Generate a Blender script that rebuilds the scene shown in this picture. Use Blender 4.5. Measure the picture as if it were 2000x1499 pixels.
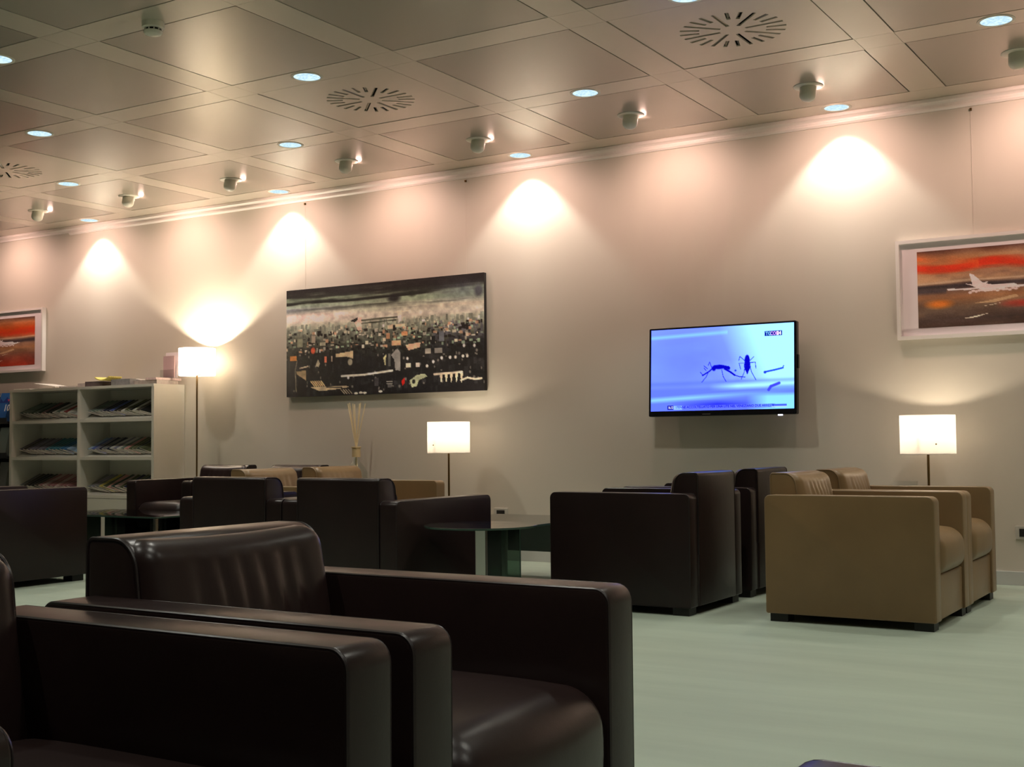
import bpy, bmesh, math, random
import numpy as np
from mathutils import Vector, Matrix, Euler

for o in list(bpy.data.objects):
    bpy.data.objects.remove(o, do_unlink=True)
S = bpy.context.scene
COL = S.collection
rnd = random.Random(7)
PI = math.pi

# ------------------------------------------------------------------ camera
cd = bpy.data.cameras.new('camera')
cam = bpy.data.objects.new('camera', cd)
COL.objects.link(cam)
yaw, pitch, roll, fpx = 0.5525, 0.0469, -0.0094, 2426.4
cy_, sy_ = math.cos(yaw), math.sin(yaw)
fw = Vector((-sy_ * math.cos(pitch), cy_ * math.cos(pitch), math.sin(pitch)))
r0 = Vector((cy_, sy_, 0)); u0 = r0.cross(fw)
rt = r0 * math.cos(roll) + u0 * math.sin(roll)
up = -r0 * math.sin(roll) + u0 * math.cos(roll)
M3 = Matrix((rt, up, -fw)).transposed()
cam.matrix_world = Matrix.Translation((10.0665, -8.9813, 0.8964)) @ M3.to_4x4()
cd.sensor_fit = 'HORIZONTAL'; cd.sensor_width = 36.0
cd.lens = fpx / 2000 * 36
cd.clip_start = 0.05
S.camera = cam

# ------------------------------------------------------------------ world, exposure
w = bpy.data.worlds.new('world'); S.world = w; w.use_nodes = True
w.node_tree.nodes['Background'].inputs[0].default_value = (0.9, 0.95, 1.0, 1)
w.node_tree.nodes['Background'].inputs[1].default_value = 0.02
S.view_settings.view_transform = 'Standard'
S.view_settings.look = 'None'
S.view_settings.exposure = 0.47
S.view_settings.gamma = 1.0
S.view_settings.use_curve_mapping = False

# light levels of the room's fittings
DOWN_W = 50.0;  DOWN_C = (1.0, 0.985, 0.88)
SPOT_W = 25.0;  SPOT_C = (1.0, 0.65, 0.55)
LAMP_W = (60.0, 4.2, 4.6); LAMP_C = (1.0, 0.85, 0.66)
TV_GAIN = 0.80
LENS_E = 0.80

MOD = 1.2; PW = 0.8235 * MOD; H = 3.042
WALL_Y = -0.936
X0, X1, Y0 = -3.4, 13.2, -13.0

# ------------------------------------------------------------------ materials
MATS = {}
def mat(name, col, rough=0.5, metal=0.0, spec=0.5, bump=None, var=None, trans=0.0, coat=0.0, ior=1.45, sheen=0.0):
    if name in MATS: return MATS[name]
    m = bpy.data.materials.new(name); m.use_nodes = True
    nt = m.node_tree; b = nt.nodes['Principled BSDF']
    b.inputs['Base Color'].default_value = (*col, 1)
    b.inputs['Roughness'].default_value = rough
    b.inputs['Metallic'].default_value = metal
    b.inputs['Specular IOR Level'].default_value = spec
    b.inputs['Transmission Weight'].default_value = trans
    b.inputs['Coat Weight'].default_value = coat
    b.inputs['Sheen Weight'].default_value = sheen
    b.inputs['IOR'].default_value = ior
    tc = nt.nodes.new('ShaderNodeTexCoord')
    if var:                                     # (scale vec, amount)
        mp = nt.nodes.new('ShaderNodeMapping'); mp.inputs['Scale'].default_value = var[0]
        n = nt.nodes.new('ShaderNodeTexNoise'); n.inputs['Scale'].default_value = 1.0; n.inputs['Detail'].default_value = 5
        nt.links.new(tc.outputs['Object'], mp.inputs[0]); nt.links.new(mp.outputs[0], n.inputs['Vector'])
        mx = nt.nodes.new('ShaderNodeMix'); mx.data_type = 'RGBA'
        a = var[1]
        mx.inputs[6].default_value = (*[c * (1 - a) for c in col], 1)
        mx.inputs[7].default_value = (*[min(1, c * (1 + a)) for c in col], 1)
        cr = nt.nodes.new('ShaderNodeMapRange'); cr.inputs[1].default_value = 0.3; cr.inputs[2].default_value = 0.7
        nt.links.new(n.outputs['Fac'], cr.inputs[0]); nt.links.new(cr.outputs[0], mx.inputs[0])
        nt.links.new(mx.outputs[2], b.inputs['Base Color'])
    if bump:                                    # list of (scale, strength, distance)
        prev = None
        for sc, st, ds in bump:
            n = nt.nodes.new('ShaderNodeTexNoise'); n.inputs['Scale'].default_value = sc; n.inputs['Detail'].default_value = 3
            nt.links.new(tc.outputs['Object'], n.inputs['Vector'])
            bp = nt.nodes.new('ShaderNodeBump'); bp.inputs['Strength'].default_value = st; bp.inputs['Distance'].default_value = ds
            nt.links.new(n.outputs['Fac'], bp.inputs['Height'])
            if prev: nt.links.new(prev.outputs[0], bp.inputs['Normal'])
            prev = bp
        nt.links.new(prev.outputs[0], b.inputs['Normal'])
    MATS[name] = m
    return m

def emis(name, col, strength):
    if name in MATS: return MATS[name]
    m = bpy.data.materials.new(name); m.use_nodes = True
    nt = m.node_tree; nt.nodes.remove(nt.nodes['Principled BSDF'])
    e = nt.nodes.new('ShaderNodeEmission'); e.inputs[0].default_value = (*col, 1); e.inputs[1].default_value = strength
    nt.links.new(e.outputs[0], nt.nodes['Material Output'].inputs[0])
    MATS[name] = m
    return m

def attr_mat(name, emit=0.0, rough=0.55):
    m = bpy.data.materials.new(name); m.use_nodes = True
    nt = m.node_tree; b = nt.nodes['Principled BSDF']
    a = nt.nodes.new('ShaderNodeAttribute'); a.attribute_name = 'paint'
    if emit:
        nt.nodes.remove(b)
        e = nt.nodes.new('ShaderNodeEmission'); e.inputs[1].default_value = emit
        vm = nt.nodes.new('ShaderNodeVectorMath'); vm.operation = 'MULTIPLY'; vm.inputs[1].default_value = (1, 1, 2.2)
        nt.links.new(a.outputs['Color'], vm.inputs[0]); nt.links.new(vm.outputs[0], e.inputs[0])
        nt.links.new(e.outputs[0], nt.nodes['Material Output'].inputs[0])
    else:
        nt.links.new(a.outputs['Color'], b.inputs['Base Color']); b.inputs['Roughness'].default_value = rough
        n = nt.nodes.new('ShaderNodeTexNoise'); n.inputs['Scale'].default_value = 90
        bp = nt.nodes.new('ShaderNodeBump'); bp.inputs['Strength'].default_value = 0.25; bp.inputs['Distance'].default_value = 0.004
        nt.links.new(n.outputs['Fac'], bp.inputs['Height']); nt.links.new(bp.outputs[0], b.inputs['Normal'])
    MATS[name] = m
    return m

def thin_glass(name, tint, rough=0.02, refl=1.0, fscale=1.0):
    """thin sheet: tinted see-through plus a mirror coat by Fresnel"""
    m = bpy.data.materials.new(name); m.use_nodes = True
    nt = m.node_tree; nt.nodes.remove(nt.nodes['Principled BSDF'])
    t = nt.nodes.new('ShaderNodeBsdfTransparent'); t.inputs[0].default_value = (*tint, 1)
    g = nt.nodes.new('ShaderNodeBsdfGlossy'); g.inputs['Roughness'].default_value = rough
    g.inputs[0].default_value = (refl, refl, refl, 1)
    f = nt.nodes.new('ShaderNodeFresnel')
    ge = nt.nodes.new('ShaderNodeNewGeometry'); ma = nt.nodes.new('ShaderNodeMath'); ma.operation = 'MULTIPLY_ADD'
    ma.inputs[1].default_value = 1/1.5-1.5; ma.inputs[2].default_value = 1.5     # same index seen from either side
    nt.links.new(ge.outputs['Backfacing'], ma.inputs[0]); nt.links.new(ma.outputs[0], f.inputs[0])
    mx = nt.nodes.new('ShaderNodeMixShader')
    mu = nt.nodes.new('ShaderNodeMath'); mu.operation = 'MULTIPLY'; mu.inputs[1].default_value = fscale
    nt.links.new(f.outputs[0], mu.inputs[0]); nt.links.new(mu.outputs[0], mx.inputs[0]); nt.links.new(t.outputs[0], mx.inputs[1]); nt.links.new(g.outputs[0], mx.inputs[2])
    nt.links.new(mx.outputs[0], nt.nodes['Material Output'].inputs[0])
    MATS[name] = m
    return m

M_WALL = mat('wall_paint', (0.60, 0.555, 0.47), 0.55, bump=[(60, 0.05, 0.002)])
M_WALL2 = mat('far_wall_paint', (0.60, 0.55, 0.48), 0.7)
M_CARPET = mat('floor_covering', (0.335, 0.39, 0.315), 0.62, spec=0.25, bump=[(420, 0.25, 0.002)], var=((1.1, 7.0, 1.0), 0.07))
M_BAND = mat('ceiling_band', (0.58, 0.525, 0.43), 0.25, spec=0.6, metal=0.18, bump=[(900, 0.04, 0.0005)])
M_PANEL = mat('ceiling_panel', (0.40, 0.362, 0.295), 0.235, spec=0.7, metal=0.25, bump=[(700, 0.05, 0.0004)])
M_GAP = mat('plenum_dark', (0.02, 0.016, 0.012), 0.9)
M_TRIM = mat('white_trim', (0.84, 0.77, 0.71), 0.38)
M_BASE = mat('baseboard_grey', (0.52, 0.53, 0.50), 0.45)
M_WHITE = mat('white_plastic', (0.72, 0.68, 0.58), 0.4)
M_FIT = mat('fitting_white', (0.72, 0.69, 0.58), 0.4)
M_DARK = mat('dark_leather', (0.0185, 0.0098, 0.0092), 0.31, spec=0.40, bump=[(260, 0.12, 0.001), (7, 0.07, 0.02)], var=((3, 3, 3), 0.25))
M_TAN = mat('tan_leather', (0.215, 0.133, 0.062), 0.36, spec=0.45, bump=[(260, 0.12, 0.001), (7, 0.08, 0.02)], var=((3, 3, 3), 0.10))
M_PIPD = mat('dark_piping', (0.016, 0.010, 0.010), 0.33)
M_PIPT = mat('tan_piping', (0.22, 0.145, 0.075), 0.4)
M_FOOT = mat('black_foot', (0.010, 0.009, 0.008), 0.5)
M_STEEL = mat('brushed_steel', (0.66, 0.66, 0.62), 0.34, metal=1.0)
M_BRASS = mat('bronze_stem', (0.16, 0.095, 0.03), 0.4, metal=0.85)
M_LAM = mat('white_laminate', (0.68, 0.645, 0.57), 0.42)
M_FRAME = mat('white_frame', (0.80, 0.76, 0.72), 0.38)
M_MOUNT = mat('passe_partout', (0.90, 0.81, 0.83), 0.8)
M_BLACK = mat('black_gloss', (0.006, 0.006, 0.008), 0.22)
M_REED = mat('rattan_reed', (0.80, 0.66, 0.40), 0.6)
M_CAP = mat('wood_cap', (0.62, 0.47, 0.25), 0.5)
M_RACK = mat('rack_grey', (0.035, 0.037, 0.040), 0.5)
M_PAGE = mat('page_edges', (0.80, 0.77, 0.70), 0.7)
M_TOP = thin_glass('smoked_glass_top', (0.20, 0.23, 0.19), 0.03)
M_FIN = thin_glass('smoked_glass_fin', (0.30, 0.40, 0.34), 0.03, 0.6)
M_FIND = thin_glass('dark_glass_fin', (0.10, 0.14, 0.12), 0.03, 0.6)
M_PANE = thin_glass('picture_glass', (0.98, 0.98, 0.98), 0.02, fscale=0.16)
M_BOTTLE = thin_glass('bottle_glass', (0.90, 0.92, 0.90), 0.01)
M_EDGE = mat('glass_edge', (0.03, 0.06, 0.045), 0.2)
M_WIRE = mat('hanging_wire', (0.60, 0.52, 0.45), 0.4)

# ------------------------------------------------------------------ mesh helpers
class MB:
    def __init__(s): s.v = []; s.f = []; s.mi = []
    def add(s, v, f, mi=0, M=None):
        n = len(s.v)
        s.v += [tuple(M @ Vector(p)) for p in v] if M is not None else [tuple(p) for p in v]
        s.f += [tuple(i + n for i in q) for q in f]; s.mi += [mi] * len(f)
        return s
    def box(s, x0, x1, y0, y1, z0, z1, mi=0, M=None):
        v = [(x0,y0,z0),(x1,y0,z0),(x1,y1,z0),(x0,y1,z0),(x0,y0,z1),(x1,y0,z1),(x1,y1,z1),(x0,y1,z1)]
        f = [(0,3,2,1),(4,5,6,7),(0,1,5,4),(1,2,6,5),(2,3,7,6),(3,0,4,7)]
        return s.add(v, f, mi, M)
    def cyl(s, r0, r1, z0, z1, n=24, mi=0, M=None, cap0=True, cap1=True):
        v = []; f = []
        for r, z in ((r0, z0), (r1, z1)):
            v += [(r*math.cos(2*PI*i/n), r*math.sin(2*PI*i/n), z) for i in range(n)]
        f = [(i, (i+1) % n, n+(i+1) % n, n+i) for i in range(n)]
        if cap0: f.append(tuple(range(n-1, -1, -1)))
        if cap1: f.append(tuple(range(n, 2*n)))
        return s.add(v, f, mi, M)
    def lathe(s, prof, n=28, mi=0, M=None, close=False):
        v = [(r*math.cos(2*PI*i/n), r*math.sin(2*PI*i/n), z) for r, z in prof for i in range(n)]
        k = len(prof); f = []
        for a in range(k if close else k-1):
            b = (a+1) % k
            f += [(a*n+i, a*n+(i+1) % n, b*n+(i+1) % n, b*n+i) for i in range(n)]
        return s.add(v, f, mi, M)
    def tube(s, pts, r, n=6, closed=False, mi=0, M=None):
        pts = [Vector(p) for p in pts]; k = len(pts); v = []; f = []
        prevn = None
        for i, p in enumerate(pts):
            a = pts[i-1] if (i > 0 or closed) else p
            b = pts[(i+1) % k] if (i < k-1 or closed) else p
            t = (b-a).normalized()
            nn = prevn - t*prevn.dot(t) if prevn else t.orthogonal()
            nn.normalize(); prevn = nn; bb = t.cross(nn)
            v += [tuple(p + nn*(r*math.cos(2*PI*j/n)) + bb*(r*math.sin(2*PI*j/n))) for j in range(n)]
        for i in range(k if closed else k-1):
            q = (i+1) % k
            f += [(i*n+j, i*n+(j+1) % n, q*n+(j+1) % n, q*n+j) for j in range(n)]
        if not closed:
            f.append(tuple(range(n-1, -1, -1))); f.append(tuple((k-1)*n+j for j in range(n)))
        return s.add(v, f, mi, M)
    def mesh(s, name, mats, smooth=False, sharp=None):
        me = bpy.data.meshes.new(name); me.from_pydata(s.v, [], s.f)
        for m in (mats if isinstance(mats, (list, tuple)) else [mats]): me.materials.append(m)
        me.polygons.foreach_set('material_index', s.mi)
        if smooth:
            me.polygons.foreach_set('use_smooth', [True]*len(s.f))
            if sharp: me.set_sharp_from_angle(angle=math.radians(sharp))
        me.update()
        return me

def link(name, me, parent=None, loc=(0,0,0), rot=(0,0,0)):
    o = bpy.data.objects.new(name, me); COL.objects.link(o)
    o.location = loc; o.rotation_euler = rot
    if parent: o.parent = parent
    return o
def obj(name, mb, m, parent=None, loc=(0,0,0), rot=(0,0,0), smooth=False, sharp=35):
    return link(name, mb.mesh(name, m, smooth, sharp), parent, loc, rot)
def tag(o, label, cat, group=None):
    o['label'] = label; o['category'] = cat
    if group: o['group'] = group
    return o
def thing(name, label, cat, loc=(0,0,0), rotz=0.0, group=None):
    o = bpy.data.objects.new(name, None); COL.objects.link(o)
    o.empty_display_size = 0.1; o.location = loc; o.rotation_euler = (0,0,rotz)
    return tag(o, label, cat, group)
def struct(o): o['kind'] = 'structure'; return o
def light(name, kind, loc, energy, col, parent=None, **kw):
    d = bpy.data.lights.new(name, kind); d.energy = energy; d.color = col
    for k, v in kw.items(): setattr(d, k, v)
    o = bpy.data.objects.new(name, d); COL.objects.link(o); o.location = loc
    if parent: o.parent = parent
    return o
def dup_tree(o, parent=None):
    c = o.copy(); COL.objects.link(c)
    if parent: c.parent = parent
    for ch in list(o.children): dup_tree(ch, c)
    return c

def rounded_box(sx, sy, sz, r, k=3, m=(1,1,1), deform=None):
    """exact rounded box (centred) with k arc steps and m interior steps per axis"""
    half = (sx/2, sy/2, sz/2)
    smp = []
    for a, mm in zip(half, m):
        t = [-a + r - r*math.tan(PI/4*(1-i/k)) for i in range(k)]
        inn = [-(a-r) + 2*(a-r)*i/mm for i in range(mm+1)]
        t2 = [-x for x in reversed(t)]
        smp.append(t + inn + t2)
    idx = {}; V = []; F = []
    def vert(p):
        key = tuple(round(c, 6) for c in p)
        if key in idx: return idx[key]
        q = [max(-(h-r), min(h-r, c)) for c, h in zip(p, half)]
        d = Vector([a-b for a, b in zip(p, q)]); 
        if d.length > 0: d.normalize()
        o = [a + r*b for a, b in zip(q, d)]
        idx[key] = len(V); V.append(tuple(o)); return idx[key]
    for ax in range(3):
        a, b = (ax+1) % 3, (ax+2) % 3
        for sgn in (-1, 1):
            for i in range(len(smp[a])-1):
                for j in range(len(smp[b])-1):
                    quad = []
                    for (ii, jj) in ((i,j),(i+1,j),(i+1,j+1),(i,j+1)):
                        p = [0,0,0]; p[ax] = sgn*half[ax]; p[a] = smp[a][ii]; p[b] = smp[b][jj]
                        quad.append(vert(p))
                    if sgn < 0: quad.reverse()
                    if len(set(quad)) >= 3:
                        F.append(tuple(dict.fromkeys(quad)))
    if deform: V = [deform(*p) for p in V]
    return V, F

def prof_ring(L0, L1, Z0, Z1, radii, d, n=6):
    """rounded rectangle in (x,z); radii order: (x0,z0),(x1,z0),(x1,z1),(x0,z1); inset by d"""
    out = []
    cs = [(L0,Z0,PI,1,1),(L1,Z0,1.5*PI,-1,1),(L1,Z1,0,-1,-1),(L0,Z1,0.5*PI,1,-1)]
    for (x,z,a0,sx,sz), r in zip(cs, radii):
        rr = max(r-d, 0.0008); cx = x + sx*(d+rr); cz = z + sz*(d+rr)
        out += [(cx + rr*math.cos(a0 + PI/2*i/n), cz + rr*math.sin(a0 + PI/2*i/n)) for i in range(n+1)]
    return out
def slab(L0, L1, Z0, Z1, W, radii, b, nb=3, n=6, mb=None, M=None, mi=0, shape=None):
    """profile in XZ extruded along Y (centred), edges rounded by b"""
    mb = mb or MB(); rings = []
    for i in range(nb+1):
        a = PI/2*(1-i/nb); rings.append((b*(1-math.cos(a)), -W/2 + b*(1-math.sin(a))))
    rings += [(d, -y) for d, y in reversed(rings)]
    v = []; k = None
    for d, y in rings:
        R = prof_ring(L0, L1, Z0, Z1, radii, d, n)
        if shape: R = [shape(*p) for p in R]
        k = len(R); v += [(x, y, z) for x, z in R]
    f = []
    for i in range(len(rings)-1):
        f += [(i*k+j, i*k+(j+1) % k, (i+1)*k+(j+1) % k, (i+1)*k+j) for j in range(k)]
    f = [tuple(reversed(q)) for q in f]
    f.append(tuple(range(k))); f.append(tuple((len(rings)-1)*k+j for j in range(k-1, -1, -1)))
    mb.add(v, f, mi, M)
    return mb

# ------------------------------------------------------------------ painting in numpy
class Art:
    def __init__(s, w, h, seed=1):
        s.w, s.h = w, h; s.a = np.zeros((h, w, 3)); s.rs = np.random.RandomState(seed)
        s.U, s.V = np.meshgrid((np.arange(w)+.5)/w, (np.arange(h)+.5)/h)
        s.asp = w/h
    def noise(s, nx, ny, octv=4):
        out = np.zeros((s.h, s.w)); amp = 1; tot = 0
        for o in range(octv):
            gx, gy = max(2, int(nx*2**o)), max(2, int(ny*2**o))
            g = s.rs.rand(gy+1, gx+1)
            x = s.U*gx; y = s.V*gy; xi = np.minimum(x.astype(int), gx-1); yi = np.minimum(y.astype(int), gy-1)
            fx = x-xi; fy = y-yi; fx = fx*fx*(3-2*fx); fy = fy*fy*(3-2*fy)
            out += amp*((g[yi,xi]*(1-fx)+g[yi,xi+1]*fx)*(1-fy)+(g[yi+1,xi]*(1-fx)+g[yi+1,xi+1]*fx)*fy)
            tot += amp; amp *= .55
        return out/tot
    def mix(s, mask, col):
        m = np.clip(mask, 0, 1)[..., None]
        s.a = s.a*(1-m) + np.array(col)*m
    def grad(s, stops):
        vs = [q[0] for q in stops]
        for c in range(3): s.a[..., c] = np.interp(s.V, vs, [q[1][c] for q in stops])
    def poly(s, pts, col, al=1.0):
        ins = np.zeros((s.h, s.w), bool); n = len(pts)
        for i in range(n):
            (x1,y1),(x2,y2) = pts[i], pts[(i+1) % n]
            if y1 == y2: continue
            c = ((y1 > s.V) != (y2 > s.V)) & (s.U < (x2-x1)*(s.V-y1)/(y2-y1)+x1)
            ins ^= c
        s.mix(ins*al, col)
    def rect(s, u, v, w, h, col, al=1.0):
        s.mix(((abs(s.U-u) < w/2) & (abs(s.V-v) < h/2))*al, col)
    def ell(s, u, v, ru, rv, col, al=1.0, soft=0.3):
        d = np.sqrt(((s.U-u)/ru)**2+((s.V-v)/rv)**2)
        s.mix(np.clip((1+soft/2-d)/soft, 0, 1)*al, col)
    def line(s, pts, wd, col, al=1.0):
        for (x1,y1),(x2,y2) in zip(pts[:-1], pts[1:]):
            px, py = (s.U-x1)*s.asp, s.V-y1; dx, dy = (x2-x1)*s.asp, y2-y1
            t = np.clip((px*dx+py*dy)/(dx*dx+dy*dy+1e-12), 0, 1)
            d = np.hypot(px-t*dx, py-t*dy)
            s.mix(np.clip((wd-d)/(wd*.5)+.5, 0, 1)*al, col)
    def mesh(s, name, m, sx, sz, gain=1.0):
        """grid in XZ facing -Y, centred; colours are given in sRGB 0..1"""
        w, h = s.w, s.h
        xs = np.linspace(-sx/2, sx/2, w); zs = np.linspace(sz/2, -sz/2, h)
        v = np.zeros((h*w, 3)); X, Z = np.meshgrid(xs, zs); v[:,0] = X.ravel(); v[:,2] = Z.ravel()
        i = np.arange(h*w).reshape(h, w)
        f = np.stack([i[:-1,:-1], i[1:,:-1], i[1:,1:], i[:-1,1:]], -1).reshape(-1, 4)
        me = bpy.data.meshes.new(name); me.from_pydata(v.tolist(), [], f.tolist())
        at = me.color_attributes.new('paint', 'FLOAT_COLOR', 'POINT')
        c = np.clip(s.a, 0, 1); lin = np.where(c <= .04045, c/12.92, ((c+.055)/1.055)**2.4)
        rgba = np.ones((h*w, 4)); rgba[:,:3] = np.clip(lin*gain, 0, 1.0).reshape(-1, 3)
        at.data.foreach_set('color', rgba.ravel().astype(np.float32))
        me.materials.append(m); me.update()
        return me

def text_mesh(txt, size, m, bold=0.0, sx=1.0):
    cu = bpy.data.curves.new('t', 'FONT'); cu.body = txt; cu.size = size; cu.offset = bold
    cu.resolution_u = 2
    o = bpy.data.objects.new('t', cu); COL.objects.link(o)
    dg = bpy.context.evaluated_depsgraph_get()
    me = bpy.data.meshes.new_from_object(o.evaluated_get(dg))
    bpy.data.objects.remove(o); bpy.data.curves.remove(cu)
    for v in me.vertices: v.co = Vector((v.co.x*sx, 0, v.co.y))
    me.materials.clear(); me.materials.append(m)
    return me

# ------------------------------------------------------------------ room shell
def shell(name, mb, m): return struct(obj(name, mb, m))
shell('floor', MB().box(X0, X1, Y0, 0.0, -0.1, 0.0), M_CARPET)
shell('wall_back', MB().box(X0-.1, X1+.1, WALL_Y, WALL_Y+.12, 0, H+.3), M_WALL)
shell('wall_left', MB().box(X0-.1, X0, Y0, WALL_Y, 0, H+.3), M_WALL2)
shell('wall_right', MB().box(X1, X1+.1, Y0, WALL_Y, 0, H+.3), M_WALL2)
shell('wall_front', MB().box(X0-.1, X1+.1, Y0-.1, Y0, 0, H+.3), M_WALL2)
shell('baseboard_back', slab(X0, X1, 0, 0.083, 0.016, (.001,.001,.004,.004), .002), M_BASE).location = (0, WALL_Y-.008, 0)
# stepped cornice: flat upper strip, hollow and lower rail
def cornice(name, xa, xb, pr):
    mb = MB(); k = len(pr)
    v = [(xa, WALL_Y+y, H+z) for y, z in pr] + [(xb, WALL_Y+y, H+z) for y, z in pr]
    f = [(i, (i+1) % k, k+(i+1) % k, k+i) for i in range(k)] + [tuple(range(k-1,-1,-1)), tuple(range(k, 2*k))]
    mb.add(v, f)
    return shell(name, mb, M_TRIM)
PR = [(0,-.078),(-.012,-.078),(-.024,-.066),(-.024,-.056),(-.018,-.052),(-.020,-.040),(-.030,-.030),(-.044,-.024),(-.044,-.006),(-.040,0),(0,0)]
cornice('trim_1', 0.03, X1, PR)
cornice('trim_2', X0, 0.03, [(0,-.055),(-.016,-.055),(-.018,-.040),(-.030,-.030),(-.044,-.024),(-.044,-.006),(-.040,0),(0,0)])

ceil = shell('ceiling', MB().box(X0, X1, Y0, WALL_Y, H+.16, H+.22), M_GAP)
CI = range(-3, 11); CJ = range(0, 11)
def gx(i): return i*MOD
def gy(j): return -j*MOD          # edge nearest the wall of row j
G = 0.0075
m_panel = MB()
# panel: shallow tray with a turned-up rim
m_panel.box(-PW/2+G, PW/2-G, -PW/2+G, PW/2-G, 0.0005, 0.03)
me_panel = m_panel.mesh('panel', M_PANEL)
BW = MOD-PW
me_bx = MB().box(-PW/2+.001, PW/2-.001, -BW/2+.0, BW/2, 0, .04).mesh('band', M_BAND)
me_by = MB().box(-BW/2, BW/2, -PW/2+.001, PW/2-.001, 0, .04).mesh('band', M_BAND)
me_nd = MB().box(-BW/2+.001, BW/2-.001, -BW/2+.001, BW/2-.001, 0, .04).mesh('node_plate', M_BAND)
VENTS = {(1,2),(4,2),(6,2)}
for i in CI:
    for j in range(1, 10):
        cx, cy = gx(i)+PW/2, gy(j)-PW/2
        if cx < X0-.3 or cx > X1+.3: continue
        if (i, j) not in VENTS:
            link('panel', me_panel, ceil, (cx, cy, H))
        link('band', me_by, ceil, (gx(i)-BW/2, cy, H))
    for j in range(1, 10):
        link('band', me_bx, ceil, (gx(i)+PW/2, gy(j)-PW-BW/2, H))
        link('node_plate', me_nd, ceil, (gx(i)-BW/2, gy(j)-PW-BW/2, H))
# strip that closes the field against the wall
# (row-1 panels end at y=-MOD; the band there runs to the cornice)
shell('trim_3', MB().box(X0, X1, -MOD+.002, WALL_Y, H, H+.04), M_BAND)
shell('trim_4', MB().box(X0, X1, Y0, gy(10)+.002, H, H+.04), M_BAND)

# ------------------------------------------------------------------ ceiling diffusers
def make_vent():
    plate = MB().box(-PW/2+G, PW/2-G, -PW/2+G, PW/2-G, 0.002, 0.010)
    me = plate.mesh('face_plate', M_BAND)
    cut = MB()
    sl = []
    for k in range(24):
        a = k*PI/12; lng = k % 3 == 0
        r0_, r1_ = (.070, .272) if lng else (.175, .276)
        sl.append((a, r0_, r1_, .0105))
        cut.box(r0_, r1_, -.0105, .0105, -.02, .03, 0, Matrix.Rotation(a, 4, 'Z'))
    a_o = link('tmp_a', me); b_o = link('tmp_b', cut.mesh('tmp_b', M_BAND))
    md = a_o.modifiers.new('b', 'BOOLEAN'); md.object = b_o; md.operation = 'DIFFERENCE'; md.solver = 'EXACT'
    dg = bpy.context.evaluated_depsgraph_get()
    res = bpy.data.meshes.new_from_object(a_o.evaluated_get(dg)); res.name = 'face_plate'
    bpy.data.objects.remove(a_o); bpy.data.objects.remove(b_o)
    return res, sl
me_vent, SLOTS = make_vent()
me_bl = {}
for lng in (True, False):
    L = .198 if lng else .098
    me_bl[lng] = MB().box(-L/2, L/2, -.0080, .0080, -.0008, .0008, 0, Matrix.Rotation(math.radians(48), 4, 'X')).mesh('blade', M_BAND)
me_duct = MB().lathe([(.0, .085), (.30, .085), (.30, .012)], 32).mesh('duct', M_GAP)
for n, (i, j) in enumerate(sorted(VENTS)):
    lab = ['round slotted air diffuser in the ceiling at the far left, cut by the photo edge',
           'round slotted air diffuser in the ceiling above the dark city painting',
           'largest round slotted air diffuser, in the ceiling nearest the camera'][n]
    t = thing('air_diffuser', lab, 'air vent', (gx(i)+PW/2, gy(j)-PW/2, H), 0, 'air diffusers in the ceiling')
    link('face_plate', me_vent, t)
    link('duct', me_duct, t)
    for k, (a, ra, rb, _) in enumerate(SLOTS):
        rm = (ra+rb)/2
        link('blade', me_bl[k % 3 == 0], t, (rm*math.cos(a), rm*math.sin(a), .014), (0, 0, a))

# ------------------------------------------------------------------ recessed downlights (chequered in the bands)
M_LENS = None
def lens_mat():
    m = bpy.data.materials.new('downlight_lens'); m.use_nodes = True
    nt = m.node_tree; nt.nodes.remove(nt.nodes['Principled BSDF'])
    tc = nt.nodes.new('ShaderNodeTexCoord'); n = nt.nodes.new('ShaderNodeTexVoronoi'); n.inputs['Scale'].default_value = 60
    nt.links.new(tc.outputs['Object'], n.inputs['Vector'])
    cr = nt.nodes.new('ShaderNodeValToRGB')
    cr.color_ramp.elements[0].color = (0.28, 0.56, 0.86, 1); cr.color_ramp.elements[1].color = (0.72, 0.93, 1.0, 1)
    cr.color_ramp.elements[1].position = .7
    nt.links.new(n.outputs['Distance'], cr.inputs[0])
    e = nt.nodes.new('ShaderNodeEmission'); e.inputs[1].default_value = LENS_E
    nt.links.new(cr.outputs[0], e.inputs[0]); nt.links.new(e.outputs[0], nt.nodes['Material Output'].inputs[0])
    return m
M_LENS = lens_mat()
me_ring = MB().lathe([(.078, .002), (.078, -.003), (.086, -.004), (.094, -.002), (.094, .002)], 32, close=True).mesh('ring', M_FIT, True, 40)
me_lens = MB().lathe([(.0005, -.0015), (.04, -.0014), (.078, -.001), (.079, .003)], 32).mesh('lens', M_LENS, True)
ORD = ['first', 'second', 'third', 'fourth', 'fifth', 'sixth', 'seventh', 'eighth', 'ninth', 'tenth', 'eleventh', 'twelfth', 'thirteenth', 'fourteenth']
VIS = {0: [0,2,4,6], 1: [1,3,5,7], 2: [2,4,6], 3: [3]}
ROWN = ['in the ceiling edge just above the cornice', 'in the second line from the wall', 'in the third line from the wall', 'in the fourth line from the wall']
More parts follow.
